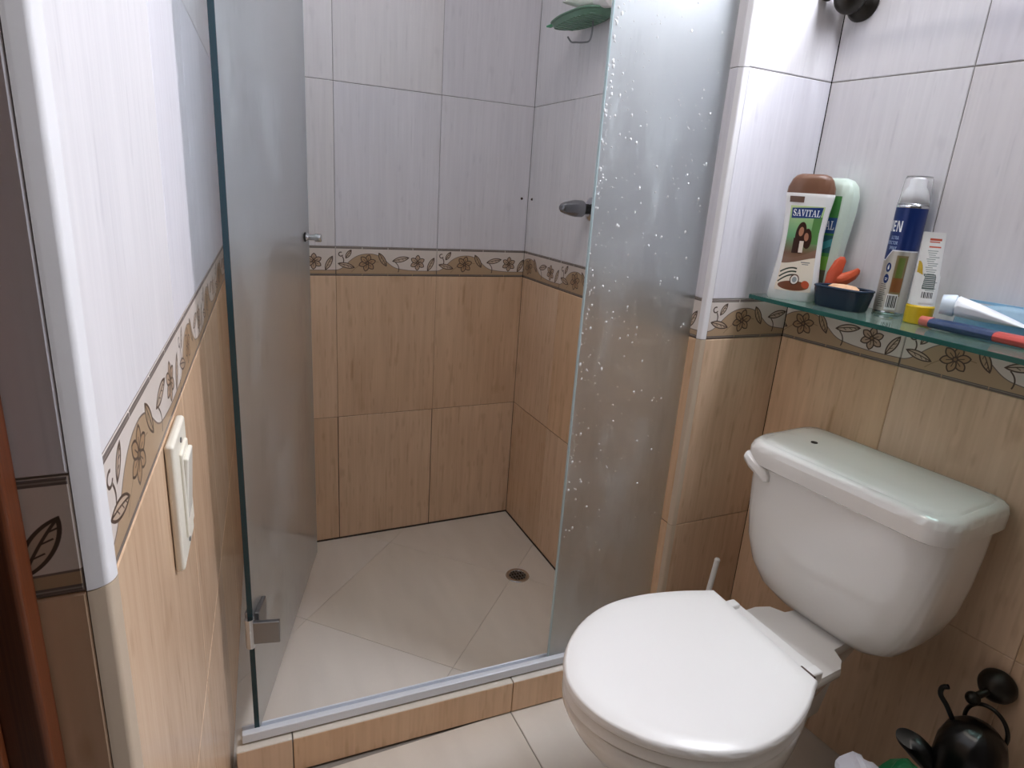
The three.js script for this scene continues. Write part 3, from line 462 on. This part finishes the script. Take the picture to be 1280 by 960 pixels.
{
  const g = thing('spray_can', 'blue and silver spray can with white nozzle and clear cap on the glass shelf', 'spray can', [1.15, SY, 0.23], FACE);
  const R = 0.0248, t = canvasTex(768, 512, (x, w, h) => {
    const gr = x.createLinearGradient(0, 0, w, 0); for (let i = 0; i <= 12; i++) gr.addColorStop(i / 12, i % 2 ? '#a9a49b' : '#cfcac0'); x.fillStyle = gr; x.fillRect(0, 0, w, h);
    x.fillStyle = '#8a7a55'; x.fillRect(410, 230, 90, 200); x.fillStyle = '#6f7f3c'; x.fillRect(430, 240, 50, 120); x.fillStyle = '#8f5b32'; x.fillRect(415, 340, 80, 70);
    x.fillStyle = '#16306e'; x.beginPath(); x.moveTo(0, 0); x.lineTo(w, 0); x.lineTo(w, 205); x.lineTo(360, 205); x.lineTo(300, 255); x.lineTo(0, 255); x.fill();
    x.strokeStyle = '#eef1f6'; x.lineWidth = 6; x.beginPath(); x.moveTo(0, 258); x.lineTo(302, 258); x.lineTo(362, 208); x.lineTo(w, 208); x.stroke();
    x.fillStyle = '#ffffff'; x.font = 'bold 74px sans-serif'; x.textAlign = 'right'; x.fillText('MEN', 400, 118); 
    x.fillStyle = '#aebfe0'; x.font = 'bold 24px sans-serif'; x.fillText('ULTRA', 388, 155); x.fillText('PROTECTOR', 388, 180); x.fillText('SPRAY', 388, 205);
    for (const y of [292, 348]) { x.fillStyle = '#1a3570'; x.beginPath(); x.arc(360, y, 23, 0, 7); x.fill(); }
    x.fillStyle = '#ffffff'; x.beginPath(); x.moveTo(360, 276); x.quadraticCurveTo(376, 300, 360, 304); x.quadraticCurveTo(344, 300, 360, 276); x.fill(); x.fillRect(348, 344, 24, 4); x.fillRect(352, 352, 16, 4);
    x.fillStyle = '#5c5750'; for (let k = 0; k < 12; k++) x.fillRect(322, 375 + k * 10, 46 + (k % 3) * 8, 3);
    x.fillStyle = '#e9e9e9'; x.fillRect(400, 420, 90, 80); x.fillStyle = '#202020'; for (let k = 0; k < 6; k++) x.fillRect(408 + k * 13, 428, 6 + k % 2 * 3, 60);
  });
  const b = new THREE.CylinderGeometry(R, R, 0.182, 48, 1, true).translate(0, 0.096, 0).rotateY(Math.PI - 0.55);
  part('can_body', b, std('#ffffff', 0.28, 0.25, { map: t }), g);
  part('can_rim', lathe([[0, 0.001], [0.022, 0], [0.0252, 0.001], [0.0252, 0.005], [R, 0.006]], 40), M.chrome, g);
  part('can_shoulder', lathe([[R, 0.186], [0.0252, 0.187], [0.0252, 0.19], [0.02, 0.196], [0.012, 0.199], [0, 0.2]], 40), M.chrome, g);
  part('nozzle', lathe([[0, 0.238], [0.009, 0.238], [0.013, 0.234], [0.0135, 0.222], [0.018, 0.215], [0.0215, 0.205], [0.0225, 0.19], [0, 0.19]], 36), std('#f6f8fa', 0.3), g, 'white nozzle');
  part('clear_cap', lathe([[0.0245, 0.19], [0.0215, 0.234], [0.0198, 0.239], [0, 0.24], [0, 0.2388], [0.019, 0.2378], [0.0205, 0.2335], [0.0235, 0.19]], 40), phys({ color: '#ffffff', transmission: 1, roughness: 0.08, thickness: 0.001, ior: 1.3 }), g, 'clear plastic cap');
}
{
  const g = thing('cream_tube', 'white and yellow cream tube standing on its yellow cap', 'tube', [1.112, SY, 0.31], FACE + 0.15);
  part('cap', lathe([[0, 0], [0.0195, 0], [0.0205, 0.0015], [0.0212, 0.028], [0.02, 0.0315], [0, 0.0315]], 40), std('#d3b21c', 0.3), g, 'yellow cap');
  const rows = [[0.0315, 0.02, 0.02], [0.04, 0.0195, 0.0185], [0.08, 0.0185, 0.0115, -0.002], [0.12, 0.0175, 0.005, -0.004], [0.138, 0.017, 0.0015, -0.005], [0.15, 0.017, 0.001, -0.006]];
  part('tube_body', flask(rows, 2), std('#efefec', 0.32), g);
  const t = canvasTex(128, 512, (x, w, h) => { x.fillStyle = '#efefec'; x.fillRect(0, 0, w, h); x.fillStyle = '#c9573c'; x.fillRect(40, 44, 70, 16); x.fillRect(40, 66, 60, 8); x.fillRect(40, 100, 70, 10); x.fillStyle = '#9aa29f'; for (let k = 0; k < 20; k++) x.fillRect(36 + (k % 4) * 4, 130 + k * 15, 60 - (k % 3) * 10, 6); x.fillStyle = '#5d6a66'; x.fillRect(30, 300, 66, 110); x.fillStyle = '#efefec'; for (let k = 0; k < 7; k++) x.fillRect(34, 308 + k * 14, 58, 4); x.fillStyle = '#2b2b2b'; for (let k = 0; k < 7; k++) x.fillRect(36 + k * 9, 430, 4 + k % 2 * 2, 44); x.fillStyle = '#d9b52a'; x.beginPath(); x.ellipse(4, 300, 22, 90, 0, 0, 7); x.fill(); });
  part('label', label(rows, 0.036, 0.15, 0.93, t, 0.0005, 2), print(t), g, 'small red and grey print');
}
{ // flat things at the end of the shelf
  const a = thing('toothpaste_tube', 'white toothpaste tube tapering to a flat end, beside the pale blue pouch', 'tube', [1.13, SY + 0.02, 0.405], 0.45);
  part('tube_body', loft([[-0.055, 0.017, 0.013], [-0.05, 0.02, 0.016], [-0.015, 0.021, 0.013], [0.03, 0.021, 0.007], [0.06, 0.021, 0.0018], [0.07, 0.021, 0.001]].map(([z, p, q]) => superRing(0, p, q, 2.2, 32).map((v) => V(v.x, v.z + 0.012 - z * 0.15, z * 0.8))), 0.8), std('#eef2f6', 0.35), a);
  part('tube_cap', lathe([[0, 0], [0.0165, 0], [0.0175, 0.002], [0.0155, 0.02], [0, 0.02]], 28).rotateX(-Math.PI / 2).translate(0, 0.0195, -0.043), std('#dce9f4', 0.3), a);
  const p = thing('plastic_pouch', 'pale blue see-through plastic pouch on the shelf behind the white toothpaste tube', 'pouch', [1.172, SY, 0.44], aR);
  const pv = phys({ color: '#c2e2f4', transmission: 0.5, roughness: 0.25, thickness: 0 });
  part('pouch_body', loft([[-0.1, 0.004, 0.01], [-0.095, 0.012, 0.034], [-0.03, 0.014, 0.042], [0.05, 0.014, 0.042], [0.115, 0.012, 0.034], [0.12, 0.004, 0.01]].map(([z, q, hgt]) => superRing(0, q, hgt / 2 + 0.002, 2.4, 28).map((v) => V(v.x, v.z + hgt / 2 + 0.0025, z))), 0.9), pv, p);
  part('pouch_zip', box(0.003, 0.004, 0.19, 0, 0.0465, 0.01), std('#8ab9d6', 0.4), p);
  const b = thing('toothpaste_tube', 'dark blue and red toothpaste tube lying along the shelf in front of the white one', 'tube', [1.085, SY, 0.43], -0.02);
  const flatTube = (z0, z1, m, n, lab) => part(n, loft([[z0, 0.014, 0.008], [(z0 + z1) / 2, 0.015, 0.009], [z1, 0.015, 0.008]].map(([z, q, r]) => superRing(0, q, r, 2.2, 28).map((v) => V(v.x, v.z + 0.0095, z))), 0.8), m, b, lab);
  flatTube(-0.078, 0.02, std('#26395c', 0.3), 'tube_body', 'dark blue body'); flatTube(0.02, 0.14, std('#b8433a', 0.3), 'tube_band', 'red band');
  part('tube_cap', lathe([[0, 0], [0.0085, 0], [0.009, 0.002], [0.008, 0.02], [0, 0.02]], 24).rotateX(-Math.PI / 2).translate(0, 0.0095, -0.077), std('#c4695c', 0.35), b, 'pinkish red cap');
}

// ---------- metal fittings on the right wall ----------
{ // towel bar above the frame, its end post hanging into view
  const g = thing('towel_bar', 'dark bronze towel bar with round end post high in the tiled corner', 'towel bar', [W, 0, 0], -(Math.PI / 2 - aR));
  for (const x of [0.036, 0.6]) {
    part('end_post', lathe([[0, 0], [0.03, 0], [0.031, 0.004], [0.027, 0.01], [0.024, 0.016], [0.012, 0.022], [0.011, 0.05], [0, 0.05]], 36).rotateX(Math.PI / 2).translate(x, 1.488, 0), M.bronze, g);
    part('post_head', new THREE.SphereGeometry(0.027, 32, 20).translate(x, 1.49, 0.044), M.bronze, g);
  }
  part('bar', cyl(0.0075, 0.0075, 0.66, 0, 0, 0, 20).rotateZ(Math.PI / 2).translate(0.326, 1.497, 0.064), M.bronze, g);
  for (const x of [0.0, 0.66]) part('bar_end', new THREE.SphereGeometry(0.0105, 20, 14).translate(x < 0.1 ? 0.004 : x, 1.497, 0.064), M.bronze, g);
}
{
  const g = thing('wall_hook', 'dark bronze round wall fitting with a thin ring below the toilet tank', 'wall hook', [W + SR * 0.548, 0.364, 0.548], -(Math.PI / 2 - aR));
  part('rosette', lathe([[0, 0], [0.027, 0], [0.029, 0.005], [0.028, 0.014], [0.023, 0.024], [0.014, 0.031], [0, 0.034]], 36).rotateX(Math.PI / 2), M.bronze, g);
  part('hook_arm', tube([[0, 0, 0.018], [-0.006, -0.008, 0.035], [-0.012, -0.016, 0.05]], 0.006, 16), M.bronze, g);
  part('hook_knob', new THREE.SphereGeometry(0.0115, 20, 14).translate(-0.013, -0.018, 0.053), M.bronze, g);
  part('ring', tube(Array.from({ length: 20 }, (_, i) => { const t = i / 20 * Math.PI * 2; return [0.012 + Math.sin(t) * 0.032, -0.062 + Math.cos(t) * 0.042, 0.04 + Math.cos(t) * 0.006]; }), 0.0034, 60, true), M.bronze, g);
}
{
  const g = thing('black_container', 'glossy black rounded container with a stubby spout hanging from the bronze wall fitting', 'container', [1.128, 0.258, 0.57], 0.1);
  part('container_body', loft([[-0.095, 0.03], [-0.09, 0.043], [-0.04, 0.05], [0.02, 0.049], [0.045, 0.042], [0.06, 0.028], [0.066, 0.012]].map(([y, r]) => superRing(y, r, r, 2.2, 44)), 0.9), M.black, g);
  part('spout', loft([[0, 0.026], [0.03, 0.028], [0.062, 0.027], [0.07, 0.022]].map(([t, r]) => superRing(0, r, r, 2, 28).map((p) => V(-0.02 - t * 0.35 + p.x * 0.6, -0.045 + t * 0.55 + p.x * 0.35, -0.03 - t * 0.6 + p.z))), 0.7), M.black, g);
  part('hook_loop', tube([[-0.005, 0.05, -0.035], [-0.01, 0.072, -0.048], [-0.012, 0.086, -0.06], [-0.012, 0.1, -0.06], [-0.01, 0.106, -0.053]], 0.0042, 30), M.black, g);
}

// ---------- waste beside the toilet ----------
{
  const b = thing('waste_bin', 'white waste bin in the dark corner beside the toilet', 'bin', [0.965, 0, 0.6]);
  part('bin_body', lathe([[0, 0.002], [0.075, 0], [0.079, 0.004], [0.098, 0.2], [0.1, 0.2], [0.1, 0.204], [0.094, 0.204], [0.075, 0.008], [0, 0.008]], 44), std('#d9d6cf', 0.4), b);
  part('bin_rim', new THREE.TorusGeometry(0.099, 0.004, 10, 44).rotateX(Math.PI / 2).translate(0, 0.204, 0), std('#d9d6cf', 0.4), b);
  const crumple = (r, sx, sy, sz, seed, amp) => { const g = new THREE.IcosahedronGeometry(r, 4), n = periodicNoise(seed, 16, 16), p = g.attributes.position; for (let i = 0; i < p.count; i++) { const x = p.getX(i), y = p.getY(i), z = p.getZ(i), k = 1 + amp * (n(x / r * 2.2 + 5 + z / r, y / r * 2.2 + 5 + z / r * 1.7) - 0.5); p.setXYZ(i, x * k * sx, y * k * sy, z * k * sz); } return toCreasedNormals(g, 0.5); };
  const gb = thing('plastic_bag', 'green plastic bag bulging out of the waste bin beside the toilet', 'bag', [0.99, 0.222, 0.548]);
  part('bag_body', crumple(0.05, 0.9, 1.15, 0.7, 31, 0.35), std('#1f7a4c', 0.35), gb);
  const pp = thing('paper_wad', 'crumpled white paper lying on the green bag', 'paper', [0.925, 0.246, 0.517]);
  part('paper_body', crumple(0.032, 1.1, 0.9, 1.0, 41, 0.6), std('#e6e4ee', 0.8), pp);
}
renderer.render(scene, camera);
